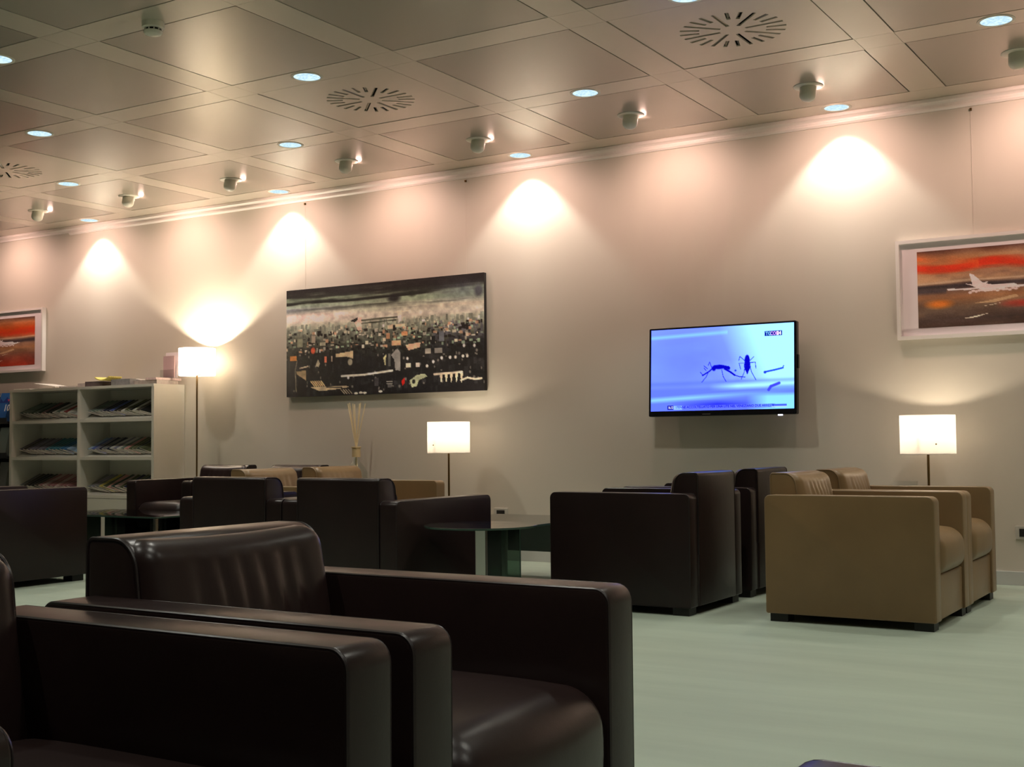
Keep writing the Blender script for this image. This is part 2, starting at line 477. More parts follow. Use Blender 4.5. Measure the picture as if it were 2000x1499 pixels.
for line in range(0, 9):
    for i in CI:
        if (i+line) % 2: continue
        x = gx(i)+PW/2; y = gy(line+1)+BW/2
        if x < X0+.3 or x > X1-.3 or y < Y0+.5: continue
        seen = i in VIS.get(line, [])
        if seen:
            k = VIS[line].index(i)
            lab = 'round recessed downlight %s, %s' % (ROWN[line], 'cut by the left photo edge' if line == 3 else ORD[k]+' from the left')
            grp = 'recessed downlights'
        else:
            lab = 'round recessed downlight further along the ceiling, outside the photograph'; grp = 'downlights outside the photograph'
        t = thing('downlight', lab, 'downlight', (x, y, H), 0, grp)
        link('ring', me_ring, t); link('lens', me_lens, t)
        if seen or (1.5 < x < 12.9 and y > -9.2):
            light('downlight_lamp', 'SPOT', (0, 0, -.006), DOWN_W, DOWN_C, t, spot_size=math.radians(98), spot_blend=.38, shadow_soft_size=.045)

# ------------------------------------------------------------------ wall-washing eyeball spots (one per panel of the first row)
me_fl = MB().lathe([(.048, .004), (.048, -.006), (.085, -.006), (.090, -.002), (.090, .004)], 32, close=True).mesh('flange', M_FIT, True, 40)
eb = MB()
# bullet-shaped can hanging through the flange, its blind end tipped away from the wall
prof = [(.0005, -.094)] + [(.050*math.sin(a), -.056-.038*math.cos(a)) for a in [PI/14*q for q in range(1, 8)]] + [(.050, .0), (.046, .004), (.046, -.05), (.0005, -.052)]
eb.lathe(prof, 28)
me_eb = eb.mesh('can', M_FIT, True, 50)
bl = MB(); n_ = 10
v_ = [((.052)*math.sin(-.9+1.8*q/n_), (.052)*math.cos(-.9+1.8*q/n_), z) for q in range(n_+1) for z in (-.012, -.022)]
bl.add(v_, [(2*q, 2*q+1, 2*q+3, 2*q+2) for q in range(n_)])
me_bulb = bl.mesh('light_opening', emis('halogen', (1.0, .74, .56), 1.2))
SP = [0,1,2,3,4,5,6,7]
for i in CI:
    x = gx(i)+PW/2
    if x < X0+.4 or x > X1-.4: continue
    seen = i in SP
    lab = ('white eyeball spotlight on the ceiling row by the wall, %s from the left' % ORD[SP.index(i)]) if seen else \
          'white eyeball spotlight further along the wall, outside the photograph'
    t = thing('eyeball_spotlight', lab, 'spotlight', (x, gy(1)-PW/2+.03, H), 0, 'eyeball spotlights along the wall' if seen else 'spotlights outside the photograph')
    link('flange', me_fl, t)
    tilt = math.radians(-14)
    e = link('can', me_eb, t, (0, 0, -.004), (tilt, 0, 0))
    link('light_opening', me_bulb, e)
    if -1 <= i <= 9:
        light('spill_lamp', 'POINT', (.045, .092, -.026), 0.16, SPOT_C, t, shadow_soft_size=.024)
        l = light('spotlight_lamp', 'SPOT', (0, .112, -.060), SPOT_W, SPOT_C, t, spot_size=math.radians(130), spot_blend=1.0, shadow_soft_size=.05)
        d = Vector((0, .78, -.74)); l.rotation_euler = d.to_track_quat('-Z', 'Y').to_euler()

# smoke detector
t = thing('smoke_detector', 'white round smoke detector hanging from the ceiling at the upper left', 'smoke detector', (5.27, -4.64, H))
obj('base', MB().lathe([(.0005, 0), (.056, 0), (.056, -.030), (.050, -.034), (.0005, -.034)][::-1], 28), M_FIT, t, smooth=True)
obj('chamber', MB().lathe([(.038, -.034), (.038, -.046)], 28), M_BLACK, t, smooth=True)
hd = MB()
for k in range(10):
    a = 2*PI*k/10; hd.box(.036, .044, -.003, .003, -.047, -.033, 0, Matrix.Rotation(a, 4, 'Z'))
obj('louvre', hd, M_FIT, t)
obj('head', MB().lathe([(.045, -.046), (.047, -.050), (.042, -.062), (.030, -.067), (.0005, -.068), ][::-1], 28), M_FIT, t, smooth=True)

# ------------------------------------------------------------------ armchairs
HW = .355; AT = .10; DP = .41
RA = (.010, .010, .032, .030)
arm_me = {}
def chair_meshes():
    P = {}
    P['arm'] = slab(-DP, DP, .040, .622, AT, RA, .007)
    pp = MB()
    pp.tube([(x, 0, z) for x, z in prof_ring(-DP, DP, .040, .622, RA, .0035, 6)], .0035, 6, True)
    P['piping'] = pp
    # back frame: thick slab with a sloping front and a rounded top
    def shp(x, z):
        t = (x + DP)/.13
        return (x + (.06*(.715-z)/.45)*max(0, min(1, t)), z)
    P['backrest'] = slab(-DP-.006, -DP+.125, .042, .728, 2*(HW-AT)-.004, (.008,.008,.055,.020), .012, shape=shp, n=8)
    bp = MB(); 
    ring = [shp(*p) for p in prof_ring(-DP-.006, -DP+.125, .30, .728, (.008,.008,.055,.020), .003, 8)]
    bp.tube([(x, 0, z) for x, z in ring], .0035, 6, True)
    P['back_piping'] = bp
    wr = [(-.13, .020, -.006), (-.075, .013, .015), (-.02, .012, -.004), (.035, .013, .010), (.095, .015, -.012), (.15, .02, .01)]
    def dback(x, y, z):
        zz = z + .49                      # world height
        fr = max(0, x/.06)                # front side only
        lean = .075*(.715-zz)/.45
        bul = .030*(1-(y/.26)**2)*max(0, math.sin(PI*min(1, max(0, (zz-.26)/.46))))
        wv = 0
        for yc, sg, sl in wr:
            yy = yc + sl*(.62-zz)*4
            fall = max(0, math.sin(PI*min(1, max(0, (.70-zz)/.30))))
            wv -= .0075*fall*math.exp(-((y-yy)/sg)**2)
        sag = -.006*math.cos(PI*y/.5) if z > .15 else 0
        return (x + lean + fr*(bul+wv), y, z + sag)
    v, f = rounded_box(.12, 2*(HW-AT)-.006, .45, .042, 5, (2, 40, 14), dback)
    P['back_cushion'] = MB().add([(x-DP+.085, y, z+.500) for x, y, z in v], f)
    def dseat(x, y, z):
        b = (1-(x/.33)**6)*(1-(y/.265)**4)
        z2 = z + (.022*max(0, b) if z > 0 else 0) + .004*math.sin(9*y+4*x)*max(0, b)
        fb = .034*max(0, 1-(y/.28)**2)*max(0, 1-abs(z/.11)**2) if x > 0 else 0
        return (x+fb, y, z2)
    v, f = rounded_box(.625, 2*(HW-AT)-.006, .195, .062, 5, (10, 10, 3), dseat)
    P['seat_cushion'] = MB().add([(x+.095, y, z+.340) for x, y, z in v], f)
    P['base'] = slab(-DP+.01, DP-.012, .042, .252, 2*(HW-AT)-.002, (.004,.004,.010,.004), .004)
    P['foot'] = MB().box(-.045, .045, -.045, .045, 0, .042)
    return P
CH = chair_meshes()
def build_chair_set(kind, leather, pip):
    R = {}
    for k, mb in CH.items():
        m = M_FOOT if k == 'foot' else pip if 'piping' in k else leather
        R[k] = mb.mesh(k, m, True, 40)
    return R
ME_D = build_chair_set('dark', M_DARK, M_PIPD); ME_T = build_chair_set('tan', M_TAN, M_PIPT)
def chair(cx, cy, rot, kind, label, group):
    R = ME_T if kind == 'tan' else ME_D
    t = thing('armchair', label, 'armchair', (cx, cy, 0), math.radians(rot), group)
    for s in (-1, 1):
        a = link('arm', R['arm'], t, (0, s*(HW-AT/2), 0))
        for q in (-1, 1): link('piping', R['piping'], a, (0, q*(AT/2-.0035), 0))
    b = link('backrest', R['backrest'], t)
    for q in (-1, 1): link('piping', R['back_piping'], b, (0, q*(HW-AT-.004), 0))
    link('back_cushion', R['back_cushion'], t)
    link('seat_cushion', R['seat_cushion'], t)
    link('base', R['base'], t)
    for sx in (-1, 1):
        for sy in (-1, 1):
            link('foot', R['foot'], t, (sx*(DP-.062), sy*(HW-.060), 0))
    return t
GD = 'dark leather armchairs'; GT = 'tan leather armchairs'
chair(8.59, -7.932, 0, 'dark', 'nearest dark brown leather armchair at the lower left, cut by the photo edge', GD)
chair(8.59, -7.172, 0, 'dark', 'large dark brown leather armchair in the foreground with creased back and seat in view', GD)
chair(10.103, -8.277, 180, 'dark', 'dark brown armchair of which only an arm corner shows at the bottom photo edge', GD)
chair(8.29, -2.708, 0, 'tan', 'tan leather armchair nearest the camera, its plain side towards us', GT)
chair(8.29, -1.998, 0, 'tan', 'tan leather armchair beside the small white lamp, behind the nearest tan one', GT)
chair(7.09, -2.755, 180, 'dark', 'dark leather armchair under the television with its whole side in view', GD)
chair(7.09, -1.895, 180, 'dark', 'dark leather armchair under the television, behind its twin and nearest the wall', GD)
chair(5.465, -3.89, 90, 'dark', 'dark leather armchair seen from behind, left one of the middle pair', GD)
chair(6.183, -3.89, 90, 'dark', 'dark leather armchair seen from behind, right one of the middle pair beside the round table', GD)
chair(2.65, -1.79, -90, 'dark', 'far dark leather armchair beside the magazine shelves, facing the camera', GD)
chair(3.42, -1.79, -90, 'dark', 'far dark leather armchair against the wall, right of the one by the shelves', GD)
chair(4.49, -2.612, 0, 'tan', 'tan leather armchair mostly hidden behind the left middle dark armchair', GT)
chair(4.49, -1.899, 0, 'tan', 'tan leather armchair below the city painting, in front of the reed diffuser', GT)
chair(2.892, -3.772, 90, 'dark', 'dark leather armchair at the left photo edge, side on, in front of the magazine shelves', GD)

# ------------------------------------------------------------------ glass tables
def round_table(x, y, r, h, label):
    t = thing('side_table', label, 'table', (x, y, 0))
    obj('table_top', MB().lathe([(.0005, h-.010), (r-.002, h-.010), (r, h-.008), (r, h-.002), (r-.002, h), (.0005, h)], 56), M_TOP, t, smooth=True)
    obj('rim', MB().lathe([(r-.001, h-.0095), (r+.001, h-.009), (r+.001, h-.001), (r-.001, h-.0005)], 56, close=True), M_EDGE, t, smooth=True)
    obj('column', slab(-.028, .028, 0.012, h-.011, .020, (.002,)*4, .001), M_STEEL, t, rot=(0, 0, 0))
    obj('foot_plate', MB().lathe([(.0005, 0), (.14, 0), (.14, .010), (.0005, .012)], 40), M_STEEL, t, smooth=True)
    for k in range(2):
        a = math.radians(4 + 92*k)
        f = obj('glass_fin', MB().box(.036, .205, -.004, .004, .06, h-.011), M_FIN, t, rot=(0, 0, a))
        obj('edge', MB().box(.205, .208, -.004, .004, .06, h-.011), M_EDGE, f)
    return t
round_table(6.835, -4.03, .268, .505, 'small round smoked glass side table with a steel column beside the middle dark armchairs')
def box_table(x0, x1, y0, y1, h, zb, label, nx):
    t = thing('coffee_table', label, 'table', ((x0+x1)/2, (y0+y1)/2, 0))
    a, b = (x1-x0)/2, (y1-y0)/2
    obj('table_top', slab(-a, a, h-.012, h, 2*b, (.003,)*4, .002), M_TOP, t)
    e = MB(); e.box(-a, a, -b-.0015, -b, h-.012, h-.001); e.box(a, a+.0015, -b, b, h-.012, h-.001); e.box(-a, a, b, b+.0015, h-.012, h-.001); e.box(-a-.0015, -a, -b, b, h-.012, h-.001)
    obj('rim', e, M_EDGE, t)
    for sx in (-1, 1):
        for sy in (-1, 1):
            obj('leg', MB().box(-.012, .012, -.012, .012, 0, h-.013), M_STEEL, t, (sx*(a-.10), sy*(b-.09), 0))
    for sy in (-1, 1):
        n = nx
        for k in range(n):
            xa = -a+.12 + (2*a-.24)*k/n; xb = -a+.12 + (2*a-.24)*(k+1)/n - (.05 if k < n-1 else 0)
            obj('glass_apron', MB().box(xa, xb, -.004, .004, zb, h-.013), M_FIND, t, (0, sy*(b-.06), 0))
    return t
box_table(5.45, 6.275, -2.86, -1.70, .40, .16, 'low smoked glass coffee table between the tan and the dark armchairs under the television', 1)
box_table(2.28, 3.45, -2.95, -2.32, .40, .16, 'low smoked glass coffee table in front of the two far dark armchairs', 2)
round_table(8.12, -1.28, .20, .45, 'small glass side table hidden behind the tan armchairs by the wall')
round_table(3.80, -1.165, .20, .50, 'small glass side table under the reed diffuser behind the tan armchair')

# ------------------------------------------------------------------ lamps
def opal():
    m = bpy.data.materials.new('opal_shade'); m.use_nodes = True
    nt = m.node_tree; nt.nodes.remove(nt.nodes['Principled BSDF'])
    t = nt.nodes.new('ShaderNodeBsdfTranslucent'); t.inputs[0].default_value = (.50, .47, .44, 1)
    d = nt.nodes.new('ShaderNodeBsdfDiffuse'); d.inputs[0].default_value = (.80, .76, .70, 1)
    mx = nt.nodes.new('ShaderNodeMixShader'); mx.inputs[0].default_value = .45
    nt.links.new(t.outputs[0], mx.inputs[1]); nt.links.new(d.outputs[0], mx.inputs[2])
    nt.links.new(mx.outputs[0], nt.nodes['Material Output'].inputs[0])
    return m
M_OPAL = opal()
def lamp(x, y, zb, zt, r, label, watts, sw, dl):
    t = thing('floor_lamp', label, 'lamp', (x, y, 0)); zl = zt-dl
    obj('base', MB().lathe([(.0005, 0), (.13, 0), (.13, .008), (.125, .012), (.0005, .013)], 40), M_BRASS, t, smooth=True)
    obj('stem', MB().cyl(.0075, .0075, .012, zt-dl-.09, 12), M_BRASS, t, smooth=True)
    sh = obj('shade', MB().lathe([(r, zb), (r, zt)], 56), M_OPAL, t, smooth=True)
    obj('bottom_diffuser', MB().lathe([(.011, zb+.006), (r-.001, zb+.006)], 40), M_OPAL, sh, smooth=True)  # opal disc added to soften the light thrown below the shade
    sp = MB()
    for k in range(3):
        a = 2*PI*k/3+.4; sp.tube([(0, 0, zb+.10), (r*math.cos(a), r*math.sin(a), zb+.10)], .002, 6)
    obj('spider', sp, M_STEEL, sh, smooth=True)
    obj('socket', MB().cyl(.016, .016, zt-dl-.12, zt-dl-.075, 16), M_STEEL, t, smooth=True)
    b = obj('bulb', MB().lathe([(.0005, zl-.024), (.014, zl-.028), (.022, zl-.040), (.022, zl-.052), (.013, zl-.072), (.0005, zl-.075)], 20), emis('warm_bulb', (1, .80, .5), 8), t, smooth=True)
    obj('switch_knob', MB().lathe([(.0005, .006), (.004, .005), (.005, 0)], 10), M_BRASS, sh,
        (r*math.cos(sw), r*math.sin(sw), zb+.062), (0, PI/2, sw), smooth=True)
    light('lamp_bulb', 'POINT', (0, 0, zl), watts, LAMP_C, t, shadow_soft_size=.018)
    return t
lamp(1.985, -1.15, 1.50, 1.742, .158, 'tall floor lamp with a white drum shade beside the magazine shelves', LAMP_W[0], -1.3, .105)
lamp(4.768, -1.30, .815, 1.050, .160, 'low lamp with a white drum shade below the city painting', LAMP_W[1], -1.75, .070)
lamp(8.255, -1.255, .797, 1.034, .162, 'low lamp with a white drum shade behind the tan armchairs at the right', LAMP_W[2], -1.05, .075)

# ------------------------------------------------------------------ pictures
def rot_hang(px, pz): return
def picture(x0, x1, z0, z1, art_me, label, mx, mt, mb_, hooks):
    t = thing('framed_print', label, 'picture', ((x0+x1)/2, WALL_Y, (z0+z1)/2), 0)
    a, b = (x1-x0)/2, (z1-z0)/2; fwid = .022; dp = .045
    fr = MB()
    for (xa, xb, za, zb) in ((-a, a, b-fwid, b), (-a, a, -b, -b+fwid), (-a, -a+fwid, -b+fwid, b-fwid), (a-fwid, a, -b+fwid, b-fwid)):
        fr.box(xa, xb, -dp, -.002, za, zb)
    obj('frame', fr, M_FRAME, t)
    obj('mount', MB().box(-a+fwid, a-fwid, -.022, -.004, -b+fwid, b-fwid), M_MOUNT, t)
    link('print', art_me, t, (mx, -.0230, (mt+mb_)/2))
    obj('glass_pane', MB().add([(-a+fwid, -.028, -b+fwid), (a-fwid, -.028, -b+fwid), (a-fwid, -.028, b-fwid), (-a+fwid, -.028, b-fwid)], [(0,1,2,3)]), M_PANE, t)
    for hx in hooks:
        obj('hanging_wire', MB().tube([(hx, -.010, b-.01), (hx, -.010, 2.945-(z0+z1)/2)], .0008, 5), M_WIRE, t)
        obj('hook', MB().box(-.006, .006, -.016, -.004, -.010, .006), M_BRASS, t, (hx, 0, 2.945-(z0+z1)/2))
    return t
def red_art(seed, warm):
    A = Art(190, 120, seed)
    n1 = A.noise(3, 6, 5); n2 = A.noise(6, 10, 4); n3 = A.noise(2, 14, 4)
    A.grad([(0, (.30,.16,.12)), (.1, (.62,.46,.33)), (.25, (.60,.40,.27)), (.4, (.68,.53,.40)), (.5, (.42,.32,.28)), (.62, (.58,.40,.27)), (.74, (.40,.32,.26)), (.9, (.24,.18,.16)), (1, (.26,.18,.14))])
    A.mix((n1-.5)*1.6, (.70,.52,.36)); A.mix((.46-n1)*2, (.30,.22,.20))
    red = (.76,.17,.04) if not warm else (.70,.16,.05)
    if warm:
        A.mix(np.clip(1-abs(A.V-.24)/.20, 0, 1)*(.6+.8*n2), (.74,.26,.05)); A.mix(np.clip(1-abs(A.V-.30)/.12, 0, 1)*np.clip(2*n2-.4, 0, 1), (.68,.12,.03))
        A.mix(np.clip((A.V-.66)*3, 0, 1)*np.clip(n1*2-.1, 0, 1), (.66,.20,.13))
    else:
        band = .22 + .03*np.sin(A.U*9) + (n3-.5)*.08
        A.mix(np.clip(1.3-abs(A.V-band)/.058, 0, 1)*(A.U < .72+.1*n2)*np.clip(.5+n2, 0, 1), red)
        A.mix(np.clip(1-abs(A.V-.10-A.U*.2)/.10, 0, 1)*(A.U < .42)*n2*1.1, (.80,.34,.12))
        A.mix(np.clip(1-abs(A.V-.745)/.06, 0, 1)*np.clip((A.U-.52)*6, 0, 1)*n2*1.7, (.72,.12,.07))
        A.mix(np.clip((A.U-.55)*2, 0, 1)*np.clip(1-A.V*2.2, 0, 1)*.8, (.45,.38,.35))
        A.ell(.15,.70,.08,.05,(.80,.42,.08),.8,1.0)
    hz = .475 + (n3-.5)*.05
    A.mix(np.clip(1.2-abs(A.V-hz-.005)/.045, 0, 1)*.95, (.20,.16,.17)); A.mix(np.clip(1-abs(A.V-hz+.06)/.02, 0, 1)*.7, (.74,.66,.56))
    A.mix(np.clip(1-abs(A.V-.53)/.05, 0, 1)*(A.U < .2)*.9, (.26,.23,.25))
    wht = (.84,.76,.76)
    cx, cy, sc = (.41, .50, 1.0) if not warm else (.36, .50, 1.05)
    def P(pts): return [(cx+sc*a, cy+sc*b) for a, b in pts]
    A.poly(P([(-.055,-.17),(-.025,-.15),(.04,-.03),(.10,-.01),(.24,-.005),(.27,.02),(.20,.045),(.08,.05),(.02,.045),(-.03,.0)]), wht)
    A.poly(P([(-.21,.005),(-.20,.03),(-.06,.04),(.02,.03),(.02,.01),(-.09,.02)]), wht)
    A.poly(P([(.0,-.02),(.075,-.055),(.045,-.01)]), wht); A.poly(P([(-.09,-.045),(-.01,-.02),(-.02,.0)]), wht)
    A.poly(P([(.2,.03),(.32,.01),(.36,.02),(.26,.05)]), wht)
    for q in range(16):
        A.ell(cx+sc*(-.05+.02*q), cy+sc*(.05+.03*A.rs.rand()), .012, .016, wht, .9)
    A.poly(P([(.02,.26),(.17,.22),(.09,.25)]), (.80,.74,.66), .9); A.poly(P([(-.1,.40),(.08,.345),(-.02,.395)]), (.82,.77,.70), .95)
    A.poly(P([(-.05,.22),(.1,.18),(.25,.13),(.27,.16),(.1,.22)]), (.72,.60,.46), .8)
    A.a = np.clip(A.a + (n2[...,None]-.5)*.16 + (A.rs.rand(A.h, A.w, 1)-.5)*.05, 0, 1)
    return A
M_PRINT = attr_mat('print_ink')
RA1 = red_art(5, False); RA2 = red_art(9, True)
x0, x1 = 8.018, 9.16
picture(x0, x1, 1.52, 2.152, RA1.mesh('print', M_PRINT, .885, .485, 1.7), 'framed red and brown print of a white aeroplane on the wall at the right', .0, .236-.003, -.242, (8.494-(x0+x1)/2+.0,))
x0, x1 = -1.47, -.325
picture(x0, x1, 1.643, 2.274, RA2.mesh('print', M_PRINT, .885, .485, 1.7), 'framed orange and red print of a white aeroplane above the magazine shelves', -.012, .236, -.246, ())

def city():
    A = Art(330, 160, 3)
    n1 = A.noise(4, 8, 5); n2 = A.noise(10, 14, 4); n3 = A.noise(3, 30, 4); n4 = A.noise(40, 24, 3)
    A.grad([(0, (.10,.085,.085)), (.07, (.12,.11,.105)), (.11, (.32,.35,.30)), (.18, (.52,.56,.49)), (.235, (.74,.75,.68)), (.31, (.76,.74,.69)), (.37, (.62,.63,.56)), (.44, (.47,.48,.42)), (.52, (.29,.30,.26)), (.60, (.13,.125,.115)), (1, (.075,.065,.075))])
    sky = np.clip(1-abs(A.V-.14)/.13, 0, 1)
    A.mix(sky*np.clip((n3-.5)*8, 0, 1), (.10,.10,.09)); A.mix(sky*np.clip((n3-.50)*-7, 0, 1)*.8, (.52,.60,.50))
    A.mix(sky*np.clip((A.U-.72)*4, 0, 1)*np.clip(1-(A.U-.9)*8, 0, 1)*.6, (.26,.28,.38))
    A.ell(.57,.155,.03,.035,(.11,.10,.11),.9,.8); A.ell(.66,.13,.02,.025,(.13,.14,.11),.8,.8); A.ell(.975,.15,.02,.05,(.2,.2,.24),.8,.8)
    A.mix(np.clip(1-abs(A.V-.265)/.06, 0, 1)*np.clip(1.25-A.U*2.4, 0, 1), (.90,.81,.79))
    A.mix(np.clip(1-abs(A.V-.19)/.05, 0, 1)*np.clip(.8-A.U*2, 0, 1)*.8, (.52,.53,.58))
    A.mix(np.clip(1-abs(A.V-.235)/.04, 0, 1)*np.clip(1-abs(A.U-.47)*6, 0, 1)*.8, (.72,.75,.66))
    A.mix(np.clip(1-abs(A.V-.25)/.035, 0, 1)*np.clip((A.U-.62)*5, 0, 1)*.7, (.68,.64,.58))
    rs = A.rs
    # towers of the skyline down to the dark foreground
    for q in range(900):
        v = .35 + .29*rs.rand()**1.1; u = rs.rand()
        t = (v-.30)/.34
        w_ = (.004+.012*rs.rand())*(1+.5*t); h_ = (.015+.035*rs.rand())*(1+.4*t)
        base = .62*(1-t)+.13*t
        j = base*(1+.55*(rs.rand()-.5)); gr = rs.rand()
        c = (j*.98, j*(1.0+.05*gr), j*(.90+.05*gr)) if u < .75 or t < .3 else (j*.9, j*.9, j*.97)
        A.rect(u, v, w_, h_, c, .55+.4*rs.rand())
    for q in range(260):
        v = .40 + .22*rs.rand(); u = rs.rand()
        A.rect(u, v, .006+.012*rs.rand(), .008+.022*rs.rand(), (.11,.09,.08), .9)
    for q in range(190):
        v = .37 + .22*rs.rand(); u = rs.rand()
        c = [(.80,.78,.70), (.78,.62,.50), (.62,.72,.62), (.88,.86,.80)][rs.randint(4)]
        A.rect(u, v, .005+.012*rs.rand(), .008+.022*rs.rand(), c, .55+.4*rs.rand())
    for q in range(260):
        v = .60 + .38*rs.rand(); u = rs.rand(); j = .10+.16*rs.rand()**2
        A.rect(u, v, .004+.016*rs.rand(), .02+.07*rs.rand(), (j, j*.98, j*1.02), .5)
    for q in range(70):
        v = .58 + .38*rs.rand(); u = rs.rand()
        A.ell(u, v, .0025+.003*rs.rand(), .006+.008*rs.rand(), (.62,.60,.56), .6)
    L = A.line; R = A.rect; E = A.ell
    # tall pale slabs
    A.poly([(.36,.315),(.405,.29),(.405,.42),(.385,.42)], (.84,.74,.68)); A.poly([(.345,.33),(.385,.30),(.385,.325),(.37,.345)], (.16,.16,.14)); L([(.405,.33),(.59,.325)], .006, (.24,.26,.2)); L([(.405,.36),(.58,.35)], .005, (.2,.22,.17))
    A.poly([(.585,.27),(.61,.265),(.605,.36),(.592,.38)], (.86,.84,.76)); L([(.56,.285),(.65,.275)], .006, (.84,.82,.74))
    R(.55,.41,.03,.03,(.80,.72,.62)); R(.60,.40,.05,.025,(.80,.74,.64)); R(.54,.49,.02,.05,(.72,.55,.42)); R(.62,.475,.03,.035,(.80,.58,.42)); R(.58,.555,.045,.045,(.78,.62,.48))
    A.poly([(.625,.575),(.70,.56),(.695,.605),(.64,.625)], (.76,.62,.52))
    R(.15,.47,.022,.07,(.60,.56,.50)); R(.075,.50,.03,.07,(.52,.53,.45)); R(.20,.52,.03,.03,(.66,.66,.58)); E(.148,.578,.012,.03,(.74,.34,.24)); R(.04,.64,.035,.04,(.76,.52,.30)); R(.76,.55,.02,.08,(.10,.10,.10)); R(.80,.52,.025,.09,(.40,.42,.45))
    A.poly([(.27,.62),(.36,.60),(.36,.67),(.325,.65),(.27,.65)], (.74,.67,.54)); E(.345,.70,.012,.03,(.55,.53,.46)); R(.215,.665,.01,.06,(.80,.46,.36)); R(.248,.665,.007,.05,(.72,.66,.58)); A.poly([(.16,.725),(.175,.66),(.185,.70),(.178,.73)], (.68,.66,.58))
    L([(.055,.95),(.05,.75),(.06,.66)], .004, (.50,.48,.42)); A.poly([(.055,.765),(.11,.755),(.11,.85),(.06,.79)], (.60,.54,.42)); L([(.075,.735),(.12,.72)], .006, (.75,.70,.62))
    A.poly([(.515,.68),(.53,.65),(.525,.76)], (.74,.72,.55)); A.poly([(.555,.66),(.585,.60),(.60,.64),(.60,.80),(.575,.79),(.57,.70)], (.56,.55,.53)); R(.545,.70,.012,.11,(.36,.36,.34))
    for k in range(6): L([(.135+.011*k, .86),(.155+.011*k, .905)], .006, (.80,.69,.52))
    A.poly([(.135,.915),(.20,.915),(.32,.91),(.34,.925),(.25,.945),(.18,.95)], (.74,.68,.56)); L([(.22,.92),(.30,.925)], .006, (.2,.18,.16))
    for k in range(4): L([(.295+.013*k, .945),(.315+.013*k, .985)], .004, (.62,.58,.50))
    L([(.30,.825),(.42,.82),(.56,.795)], .009, (.80,.78,.72)); R(.48,.89,.02,.07,(.26,.25,.26)); R(.545,.89,.03,.008,(.60,.58,.55)); R(.545,.91,.03,.008,(.55,.54,.50)); R(.545,.93,.02,.03,(.34,.33,.33))
    A.poly([(.605,.89),(.62,.86),(.622,.91),(.61,.93)], (.72,.12,.08)); A.poly([(.645,.89),(.68,.845),(.72,.835),(.73,.86),(.69,.89),(.68,.94),(.655,.95)], (.64,.66,.54)); E(.665,.90,.008,.02,(.12,.12,.1))
    L([(.765,.845),(.895,.835)], .009, (.80,.74,.66))
    for k in range(5): A.poly([(.79+.024*k,.845),(.805+.024*k,.845),(.797+.024*k,.93)], (.78,.72,.62))
    L([(.89,.905),(.92,.885),(.955,.90),(.985,.895)], .008, (.78,.74,.66)); 
    R(.735,.64,.03,.04,(.60,.58,.54)); R(.785,.64,.035,.04,(.50,.49,.47)); R(.64,.755,.025,.035,(.74,.71,.63)); R(.685,.755,.018,.04,(.74,.70,.66)); E(.635,.695,.006,.012,(.9,.88,.82))
    for (u, v) in ((.905,.61),(.953,.615),(.80,.705),(.84,.705),(.865,.705),(.90,.70),(.92,.70),(.76,.735),(.73,.77),(.335,.84)): E(u, v, .006, .014, (.88,.86,.82))
    for (u, v) in ((.375,.985),(.40,.98),(.42,.982),(.5,.975)): E(u, v, .010, .010, (.82,.80,.74))
    A.a = np.clip(A.a*(1+(n4[...,None]-.5)*.5) + (rs.rand(A.h, A.w, 1)-.5)*.03, 0, 1)
    return A
x0, x1, z0, z1 = 2.868, 4.884, 1.294, 2.206
t = thing('city_painting', 'large dark abstract city painting on unframed canvas in the middle of the wall', 'painting', ((x0+x1)/2, WALL_Y, (z0+z1)/2))
obj('canvas', slab(-(x1-x0)/2, (x1-x0)/2, -(z1-z0)/2, (z1-z0)/2, .034, (.004,)*4, .002), mat('canvas_edge', (.012,.010,.010), .6), t, (0, -.0205, 0))
link('painted_face', city().mesh('painted_face', attr_mat('city_paint', 0, .5), x1-x0-.002, z1-z0-.002, 1.7), t, (0, -.0382, 0))
for hx in (3.05, 4.70):
    obj('hanging_wire', MB().tube([(hx-(x0+x1)/2, -.004, (z1-z0)/2-.02), (hx-(x0+x1)/2, -.004, 2.945-(z0+z1)/2)], .0008, 5), M_WIRE, t)
    obj('hook', MB().box(-.006, .006, -.014, -.002, -.010, .006), M_BRASS, t, (hx-(x0+x1)/2, 0, 2.945-(z0+z1)/2))

